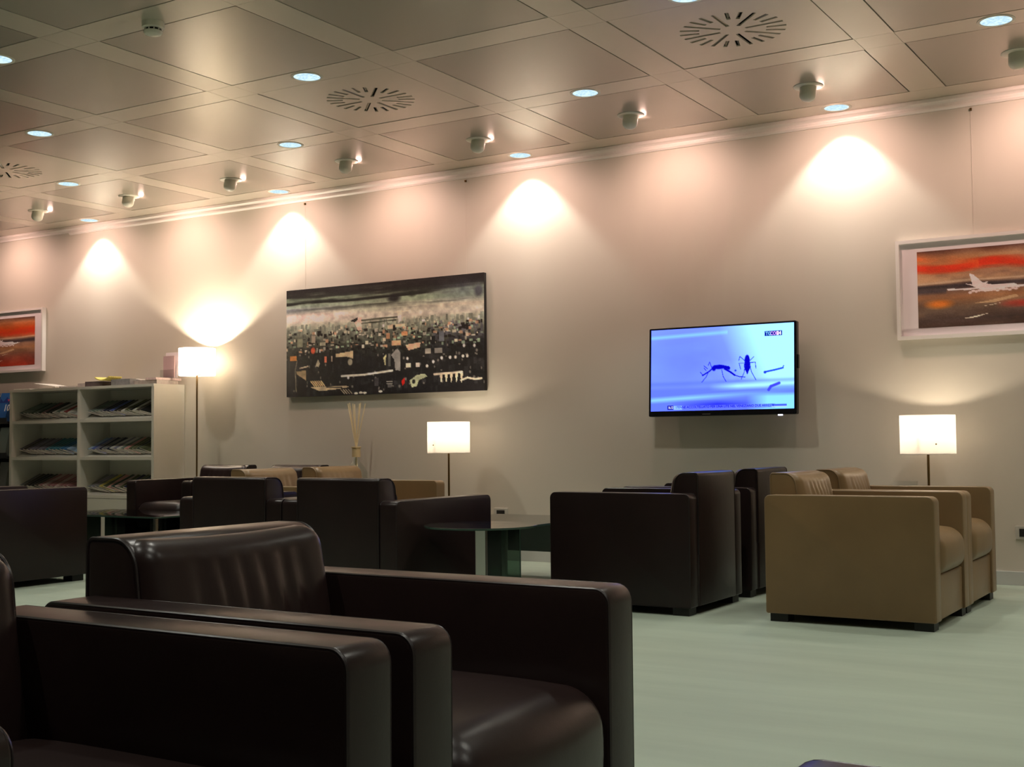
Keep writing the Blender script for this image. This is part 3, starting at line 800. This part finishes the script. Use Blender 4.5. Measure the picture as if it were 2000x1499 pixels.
# ------------------------------------------------------------------ television
def tvart():
    A = Art(300, 172, 11)
    n1 = A.noise(3, 4, 4)
    b1 = (.50,.62,.95); b2 = (.38,.44,.88); cy = (.70,1.0,1.0); lb = (.58,.78,.98)
    A.a[:] = b1
    A.mix(np.clip((n1-.45)*3, 0, 1)*.6, lb); A.ell(.24,.42,.22,.30,b2,.7,1.4)
    A.mix(np.clip(1-abs(A.V-.10+.05*A.U)/.035, 0, 1)*(A.U < .55)*.85, (.55,.85,1.0))
    A.mix(np.clip((A.U-.48-.22*A.V+.0)*4.5, 0, 1), cy); A.mix(np.clip((.62-A.U-.25*np.clip(A.V-.1,0,1))*3, 0, 1)*np.clip((A.V-.12)*9, 0, 1)*.6, (.46,.58,.95))
    A.mix(np.clip((A.V-.62)*14, 0, 1)*np.clip(1.15-abs(A.V-.66)/.045, 0, 1)*.85, (.36,.46,.88)); A.mix(np.clip((A.V-.685)*16, 0, 1), (.40,.50,.93))
    A.mix(np.clip(1-abs(A.V-.73+.02*A.U)/.055, 0, 1)*np.clip((A.U-.42)*5, 0, 1), cy)
    A.mix(np.clip(1-abs(A.V-.865+.075*A.U)/.045, 0, 1)*np.clip(1.4-A.U*1.4, 0, 1), (.56,.84,1.0))
    A.mix(np.clip(1-abs(A.V-.93)/.06, 0, 1)*np.clip(1-abs(A.U-.48)*3.0, 0, 1)*.9, (.12,.14,.80))
    A.mix(np.clip((A.U-.68)*7, 0, 1)*np.clip((A.V-.80)*20, 0, 1)*.9, (.58,.95,1.0)); A.mix(np.clip((A.U-.80)*9, 0, 1)*np.clip(1.2-abs(A.V-.75)/.04, 0, 1)*.7, (.45,.65,.95))
    nv = (.03,.02,.55); L = A.line
    # insect seen from the side
    A.ell(.49,.485,.045,.026,nv,1,.4); A.ell(.455,.50,.014,.03,nv,1,.4); L([(.45,.49),(.425,.53),(.375,.58)], .008, nv); L([(.46,.475),(.53,.49),(.56,.51)], .014, nv)
    A.poly([(.49,.455),(.56,.48),(.57,.50),(.545,.51),(.49,.49)], nv); L([(.53,.51),(.57,.55),(.60,.59)], .010, nv); L([(.60,.59),(.635,.61),(.67,.615)], .005, nv)
    for P_ in ([(.44,.49),(.425,.42),(.415,.46)], [(.42,.53),(.40,.60),(.37,.66)], [(.51,.52),(.52,.60),(.54,.66)], [(.41,.50),(.385,.465)], [(.375,.57),(.36,.54)], [(.40,.52),(.385,.49)]): L(P_, .004, (.10,.10,.66))
    # insect seen from behind
    A.ell(.685,.41,.0165,.055,nv,1,.25); A.poly([(.668,.40),(.702,.40),(.709,.50),(.686,.59),(.663,.50)], nv)
    for P_ in ([(.672,.43),(.635,.37),(.628,.42)], [(.672,.45),(.63,.45),(.64,.52)], [(.70,.43),(.73,.38)], [(.70,.45),(.74,.445),(.745,.52)], [(.67,.48),(.665,.56),(.645,.64)], [(.702,.48),(.715,.56),(.745,.655)]): L(P_, .004, (.10,.14,.66))
    A.ell(.605,.535,.007,.012,(.15,.25,.75))
    L([(.805,.565),(.87,.545),(.925,.525)], .010, (.14,.30,.66)); A.ell(.806,.568,.010,.016,(.12,.26,.62)); L([(.92,.53),(.93,.50)], .006, (.2,.35,.7))
    L([(.83,.775),(.845,.735),(.90,.70)], .016, (.26,.28,.78))
    A.rect(.50,.960,.75,.045,(.42,.48,.95),.6); A.rect(.145,.958,.046,.050,(.02,.02,.45)); A.rect(.90,.955,.10,.022,(.28,.38,.85)); A.rect(.90,.972,.10,.008,(.70,.85,1.0))
    A.rect(.862,.115,.116,.058,(.02,.08,.42)); A.rect(.20,.96,.06,.045,(.62,.85,1.0),.8)
    return A
tw, th = 1.068, .620
t = thing('television', 'wall mounted flat television showing two insects on a blue screen', 'television', (6.847, WALL_Y-.10, 1.370), 0)
t.rotation_euler = (math.radians(-3.0), 0, 0)
obj('housing', slab(-tw/2, tw/2, -th/2, th/2, .045, (.010,)*4, .004), M_BLACK, t, (0, 0.0, 0))
obj('bezel', MB().box(-tw/2+.004, tw/2-.004, -.026, -.0224, -th/2+.003, -th/2+.030), M_BLACK, t)
sw_, sh_ = tw-.034, th-.050
scr = link('screen', tvart().mesh('screen', attr_mat('tv_picture', TV_GAIN), sw_, sh_), t, (0, -.0236, .012))
def tvt(txt, size, u, v, col, sx=1.0, bold=.0):
    me = text_mesh(txt, size, emis('tv_text_%s' % (str(col)), col, 1.0), bold, sx)
    link('caption', me, scr, (-sw_/2+u*sw_, -.0012, sh_/2-v*sh_))
tvt('17ENNE ACCOLTELLATO PER UNA LITE NEL VENEZIANO DUE ARRESTI', .0235, .180, .971, (.0, .0, .30), .945, .0004)
tvt('16.12', .024, .128, .972, (.75, .78, 1.0), .72, .0004)
tvt('TG', .034, .811, .135, (.22, .62, 1.0), .85, .0006)
tvt('COM', .034, .842, .135, (.72, .38, .95), .78, .0006)
tvt('24', .036, .886, .136, (.95, .95, 1.0), .85, .0010)
obj('logo_strip', MB().box(-.030, .030, -.0245, -.0225, -.3005, -.2975), M_STEEL, t, (-.10, -.003, 0))
obj('standby_light', MB().box(-.014, .014, -.012, .006, -.006, .002), emis('standby', (.75,.75,1.0), 2.0), t, (.42, -.012, -th/2-.002))
obj('side_button_panel', MB().box(0, .006, -.012, .012, -.045, .045), M_BLACK, t, (tw/2, .004, .04))
obj('wall_bracket', MB().box(-.20, .20, .022, .072, -.15, .15), M_BLACK, t)

# ------------------------------------------------------------------ magazine shelves
BX0, BX1, BY = -.385, 1.61, -1.30
t = thing('magazine_shelves', 'white open magazine shelves with six compartments against the wall at the left', 'bookcase', (0, 0, 0))
bw = WALL_Y-.003
PN = .032
for xa in (BX0, (BX0+BX1)/2-PN/2, BX1-PN):
    obj('upright', MB().box(xa, xa+PN, BY, bw, .0, 1.418), M_LAM, t)
obj('top_board', MB().box(BX0, BX1, BY-.004, bw, 1.418, 1.442), M_LAM, t)
ZS = [1.140, .793, .446]
MIDX = (BX0+BX1)/2
bays = [(BX0+PN, MIDX-PN/2), (MIDX+PN/2, BX1-PN)]
for (xa, xb) in bays:
    for z in ZS: obj('shelf', MB().box(xa+.0005, xb-.0005, BY+.003, bw-.012, z-.028, z), M_LAM, t)
    obj('back_panel', MB().box(xa+.0005, xb-.0005, bw-.010, bw, .06, 1.417), M_LAM, t)
    d = obj('door', MB().box(xa+.003, xb-.003, BY+.002, BY+.018, .062, .414), M_LAM, t)
    obj('plinth', MB().box(xa+.0005, xb-.0005, BY+.03, BY+.05, 0, .058), M_LAM, t)
    for z in ZS:
        v = [(xa+.002, BY+.05, z), (xb-.002, BY+.05, z), (xb-.002, bw-.014, z), (xa+.002, bw-.014, z), (xa+.002, bw-.014, z+.135), (xb-.002, bw-.014, z+.135)]
        obj('display_wedge', MB().add(v, [(0,3,2,1),(0,1,5,4),(3,4,5,2),(0,4,3),(1,2,5)]), M_LAM, t)

def cover_mat(c):
    nm = 'cover_%02d_%02d_%02d' % tuple(int(v*99) for v in c)
    if nm in MATS: return MATS[nm]
    m = mat(nm, c, .35, bump=None)
    nt = m.node_tree; b = nt.nodes['Principled BSDF']
    tc = nt.nodes.new('ShaderNodeTexCoord'); mp = nt.nodes.new('ShaderNodeMapping'); mp.inputs['Scale'].default_value = (14, 9, 1)
    n = nt.nodes.new('ShaderNodeTexVoronoi'); n.inputs['Scale'].default_value = 1.0
    nt.links.new(tc.outputs['Object'], mp.inputs[0]); nt.links.new(mp.outputs[0], n.inputs['Vector'])
    cr = nt.nodes.new('ShaderNodeValToRGB'); cr.color_ramp.interpolation = 'CONSTANT'
    e = cr.color_ramp.elements; e[0].color = (*c, 1); e[1].position = .55; e[1].color = (*[v*.55 for v in c], 1)
    k = e.new(.85); k.color = (*[min(1, v*1.1+.25) for v in c], 1)
    nt.links.new(n.outputs['Color'], cr.inputs[0]); nt.links.new(cr.outputs[0], b.inputs['Base Color'])
    return m
MAGM = {}
def mag_mesh(c, w_=.205, d=.258, h=.0095):
    key = (c, w_, d, h)
    if key not in MAGM:
        mb = MB(); mb.box(-w_/2, w_/2, -d/2, d/2, .0006, h-.0006, 1)
        mb.box(-w_/2, w_/2, -d/2, d/2, h-.0006, h, 0); mb.box(-w_/2, w_/2, -d/2, d/2, 0, .0006, 0)
        mb.box(-w_/2-.0008, -w_/2, -d/2, d/2, 0, h+.0006, 1)
        MAGM[key] = mb.mesh('magazine', [cover_mat(c), M_PAGE])
    return MAGM[key]
CN = {'dark green': (.03,.055,.045), 'grey green': (.16,.21,.18), 'black': (.012,.012,.014), 'dusty pink': (.34,.13,.14), 'white': (.66,.64,.60), 'red': (.38,.05,.05),
      'grey': (.20,.20,.20), 'dark navy': (.014,.016,.05), 'blue': (.10,.14,.45), 'brown': (.07,.05,.04), 'purple grey': (.15,.12,.16), 'teal': (.03,.16,.22),
      'bright blue': (.02,.14,.34), 'pale blue': (.30,.42,.58), 'lilac': (.24,.22,.30), 'salmon': (.62,.28,.26), 'olive': (.10,.11,.05), 'yellow': (.55,.45,.10), 'pale pink': (.55,.38,.36)}
STK = [
 (0, 0, ['grey green','grey green','grey green','dark green','grey green','dark green','dusty pink','black','black','white','grey green','white','red','white']),
 (1, 0, ['grey','grey green','grey green','grey','dark navy','dark navy','blue','black','brown','white','olive','black','white','brown','black']),
 (0, 1, ['purple grey','brown','purple grey','lilac','purple grey','lilac','purple grey','teal','teal','teal','teal','bright blue','bright blue','pale blue']),
 (1, 1, ['pale blue','blue','lilac','dark navy','grey','dark navy','white','lilac','white','grey green','salmon','olive','olive','dark green','olive']),
 (0, 2, ['grey','brown','black','black','brown','dusty pink','pale pink','dusty pink','dusty pink','pale pink','dusty pink','dusty pink','dusty pink']),
 (1, 2, ['grey','lilac','grey','yellow','olive','salmon','dark green','pale pink','olive','dark navy','olive','dark green','dark navy','olive']),
]
inc = math.atan2(.135, (bw-.014)-(BY+.05))
for b_, s_, cols in STK:
    xa, xb = bays[b_]; n = len(cols); z = ZS[s_]
    sp = (xb-xa-.25)/(n-1)
    for k, cn in enumerate(cols):
        x = xa+.125+sp*k
        y = BY+.195+.006*rnd.random()
        roll_ = math.radians(13)
        o = link('magazine', mag_mesh(CN[cn]), None)
        zb = z + (y-(BY+.05))*math.tan(inc) + .0312
        o.matrix_world = Matrix.Translation((x, y, zb)) @ Matrix.Rotation(inc, 4, 'X') @ Matrix.Rotation(roll_, 4, 'Y') @ Matrix.Rotation(math.radians(rnd.uniform(-7, 3)), 4, 'Z')
        tag(o, 'magazine with a %s cover, %s from the left on the %s shelf, %s bay' % (cn, ORD[k] if k < 14 else 'fifteenth', ['top', 'middle', 'bottom'][s_], ['left', 'right'][b_]),
            'magazine', 'magazines fanned out on the shelves')

# papers on the top board
ZT = 1.4425
def paper(x, y, w_, d, h, rz, c, label, dz=0.0, tilt=0.0, cat='newspaper', roll_=0.0, sag=0.0):
    V, F = [], []
    nx = 10
    for i in range(nx+1):
        u = -w_/2+w_*i/nx; s = sag*(1-(2*i/nx-1)**2)
        V += [(u, -d/2, -s), (u, d/2, -s), (u, d/2, h-s), (u, -d/2, h-s)]
    for i in range(nx):
        a = 4*i; b = a+4
        F += [(a, a+1, b+1, b), (a+1, a+2, b+2, b+1), (a+2, a+3, b+3, b+2), (a+3, a, b, b+3)]
    F += [(0, 3, 2, 1), (4*nx, 4*nx+1, 4*nx+2, 4*nx+3)]
    o = obj('newspaper' if cat == 'newspaper' else 'magazine', MB().add(V, F), mat('paper_%d_%d_%d' % tuple(int(q*100) for q in c), c, .7, var=((30, 60, 30), .18)))
    o.location = (x, y, ZT+dz+sag); o.rotation_euler = (tilt, roll_, math.radians(rz))
    return tag(o, label, cat, 'papers on top of the shelves')
paper(-.25, -1.17, .22, .20, .008, 3, (.70,.68,.62), 'thin white paper at the left end of the shelf top')
paper(.10, -1.16, .33, .22, .010, -4, (.52,.48,.42), 'grey paper lying under the tilted white magazine on the shelf top')
paper(.075, -1.15, .34, .21, .006, -4, (.72,.69,.62), 'white magazine propped up at its left end on the shelf top', dz=.032, cat='magazine', roll_=math.radians(7.0))
paper(.395, -1.15, .21, .22, .016, 5, (.50,.45,.42), 'flat grey newspaper left of the brown stack on the shelf top')
paper(.585, -1.14, .12, .20, .036, -3, (.42,.36,.34), 'short grey stack of papers beside the dark brown newspaper on the shelf top')
paper(.775, -1.16, .22, .22, .046, 4, (.12,.085,.085), 'dark brown folded newspaper stack on the middle of the shelf top')
paper(.92, -1.22, .22, .14, .010, -6, (.78,.68,.18), 'yellow folded paper drooping over the front of the shelf top', dz=.0475, sag=.028)
paper(1.15, -1.14, .27, .26, .056, -4, (.26,.25,.25), 'thick grey newspaper stack right of the yellow paper on the shelf top')
paper(1.45, -1.13, .28, .26, .036, 2, (.34,.29,.26), 'brownish grey newspaper stack at the right end of the shelf top')
paper(1.39, -1.15, .14, .20, .006, 8, (.72,.64,.58), 'white sheet sagging on top of the brownish newspaper stack', dz=.0365, sag=.010)
paper(1.53, -1.115, .13, .30, .020, 0, (.60,.46,.44), 'pinkish newspaper on the right end of the shelf top below the leaflet holder', dz=.0365)
t = thing('leaflet_holder', 'clear upright leaflet holder on the right end of the shelf top behind the lamp shade', 'leaflet holder', (1.56, -1.06, ZT+.057))
obj('back_plate', slab(-.085, .085, 0, .235, .004, (.006,)*4, .001), mat('clear_plastic', (.80,.70,.70), .25), t, rot=(math.radians(-6), 0, 0))
obj('front_lip', slab(-.085, .085, 0, .075, .003, (.004,)*4, .001), thin_glass('acrylic', (.85,.85,.85)), t, (0, -.045, 0))
obj('foot_plate', MB().box(-.085, .085, -.047, .004, 0, .003), MATS['acrylic'], t)
obj('leaflet', MB().box(-.07, .07, -.022, -.016, .004, .20), mat('leaflet', (.45,.30,.30), .5), t)

# ------------------------------------------------------------------ magazine rack at the left edge
RX0, RX1 = -1.25, -.405
t = thing('magazine_rack', 'dark grey stepped magazine rack at the left photo edge', 'rack', (0, 0, 0))
obj('side_panel', MB().box(RX1-.02, RX1, -1.26, bw, 0, 1.40), M_RACK, t)
obj('side_panel', MB().box(RX0, RX0+.02, -1.26, bw, 0, 1.40), M_RACK, t)
obj('back_panel', MB().box(RX0+.021, RX1-.021, bw-.02, bw, .05, 1.40), M_RACK, t)
RZ = [1.14, .80, .46]
for z in RZ:
    obj('ledge', MB().box(RX0+.021, RX1-.021, -1.30, bw-.021, z-.02, z), M_RACK, t)
    obj('lip', MB().box(RX0+.021, RX1-.021, -1.308, -1.301, z-.02, z+.035), M_RACK, t)
rc = [('bright blue', (.03,.14,.42)), ('pale blue', (.45,.52,.55)), ('grey', (.22,.23,.23))]
for s_, z in enumerate(RZ):
    for k in range(3):
        x = RX1-.155-.245*k
        o = obj('magazine', MB().box(-.11, .11, -.004, .004, 0, .29), cover_mat(rc[s_][1]), None, (x, -1.255, z+.002), (math.radians(-15), 0, 0))
        tag(o, '%s magazine standing on the %s ledge of the dark rack, %s from the right' % (rc[s_][0], ['top', 'middle', 'bottom'][s_], ORD[k]), 'magazine', 'magazines in the dark rack')
        if s_ == 0 and k == 0:
            e = text_mesh('10', .095, mat('cover_lettering', (.85,.85,.85), .5), .002, 1.0)
            link('lettering', e, o, (-.018, -.0052, .105))
            A = MB().add([(-.10,-.0050,.235),(-.05,-.0050,.20),(.0,-.0050,.25),(.04,-.0050,.205),(.10,-.0050,.235),(.10,-.0050,.19),(-.10,-.0050,.19)], [(0,1,2,3,4,5,6)])
            obj('cover_picture', A, mat('cover_navy', (.02,.04,.22), .5), o)
            obj('cover_picture', MB().add([(.01,-.0054,.225),(.03,-.0054,.20),(.075,-.0054,.25),(.035,-.0054,.222)], [(0,1,2,3)]), mat('cover_red', (.6,.05,.12), .5), o)

# ------------------------------------------------------------------ reed diffuser
t = thing('reed_diffuser', 'large glass bottle reed diffuser with rattan sticks below the city painting', 'reed diffuser', (3.777, -1.165, .5005))
obj('bottle', MB().lathe([(.0005, .002), (.085, .0), (.098, .012), (.100, .10), (.092, .165), (.062, .215), (.030, .250), (.022, .275), (.022, .318)], 40), M_BOTTLE, t, smooth=True)
obj('liquid', MB().lathe([(.0005, .006), (.090, .006), (.094, .06), (.0005, .06)], 32), thin_glass('amber_liquid', (.85,.62,.42)), t, smooth=True)
obj('cap', MB().lathe([(.018, .285), (.034, .285), (.034, .358), (.040, .360), (.040, .368), (.012, .369)], 28), M_CAP, t, smooth=True)
for k, (dx, dy) in enumerate(((-.10,.02),(-.052,-.02),(-.040,.03),(-.010,-.03),(.030,.02),(.042,-.01),(.094,.0))):
    obj('reed', MB().tube([(-dx*.12, -dy*.12, .20), (dx*.05, dy*.05, .369), (dx, dy, .715+.006*math.sin(k*2))], .0042, 6), M_REED, t, smooth=True)

# small card on the side table behind the tan chairs
o = thing('white_card', 'small white folded card standing behind the tan armchairs', 'card', (8.12, -1.28, .4505))
obj('front_leaf', MB().box(-.075, .075, -.001, .001, 0, .185), M_WHITE, o, (0, -.02, 0), (math.radians(-5), 0, 0))
obj('rear_leaf', MB().box(-.075, .075, -.001, .001, 0, .185), M_WHITE, o, (0, .02, 0), (math.radians(6), 0, 0))

# ------------------------------------------------------------------ wall sockets
def socket(x, z, label):
    t = thing('wall_socket', label, 'socket', (x, WALL_Y, z))
    obj('cover_plate', slab(-.06, .06, -.04, .04, .010, (.006,)*4, .002), mat('socket_plate', (.50,.48,.42), .4), t, (0, -.0055, 0))
    obj('insert', MB().box(-.036, .036, -.0125, -.0106, -.024, .024), mat('socket_black', (.02,.02,.02), .4), t)
    for k in (-1, 0, 1): obj('hole', MB().lathe([(.0005, 0), (.003, 0)], 8), mat('hole_black', (.002,.002,.002), .9), t, (k*.016, -.0128, 0), (PI/2, 0, 0))
socket(5.0, .352, 'low wall socket above the round glass table')
socket(8.745, .318, 'wall socket at the right photo edge beside the tan armchairs')
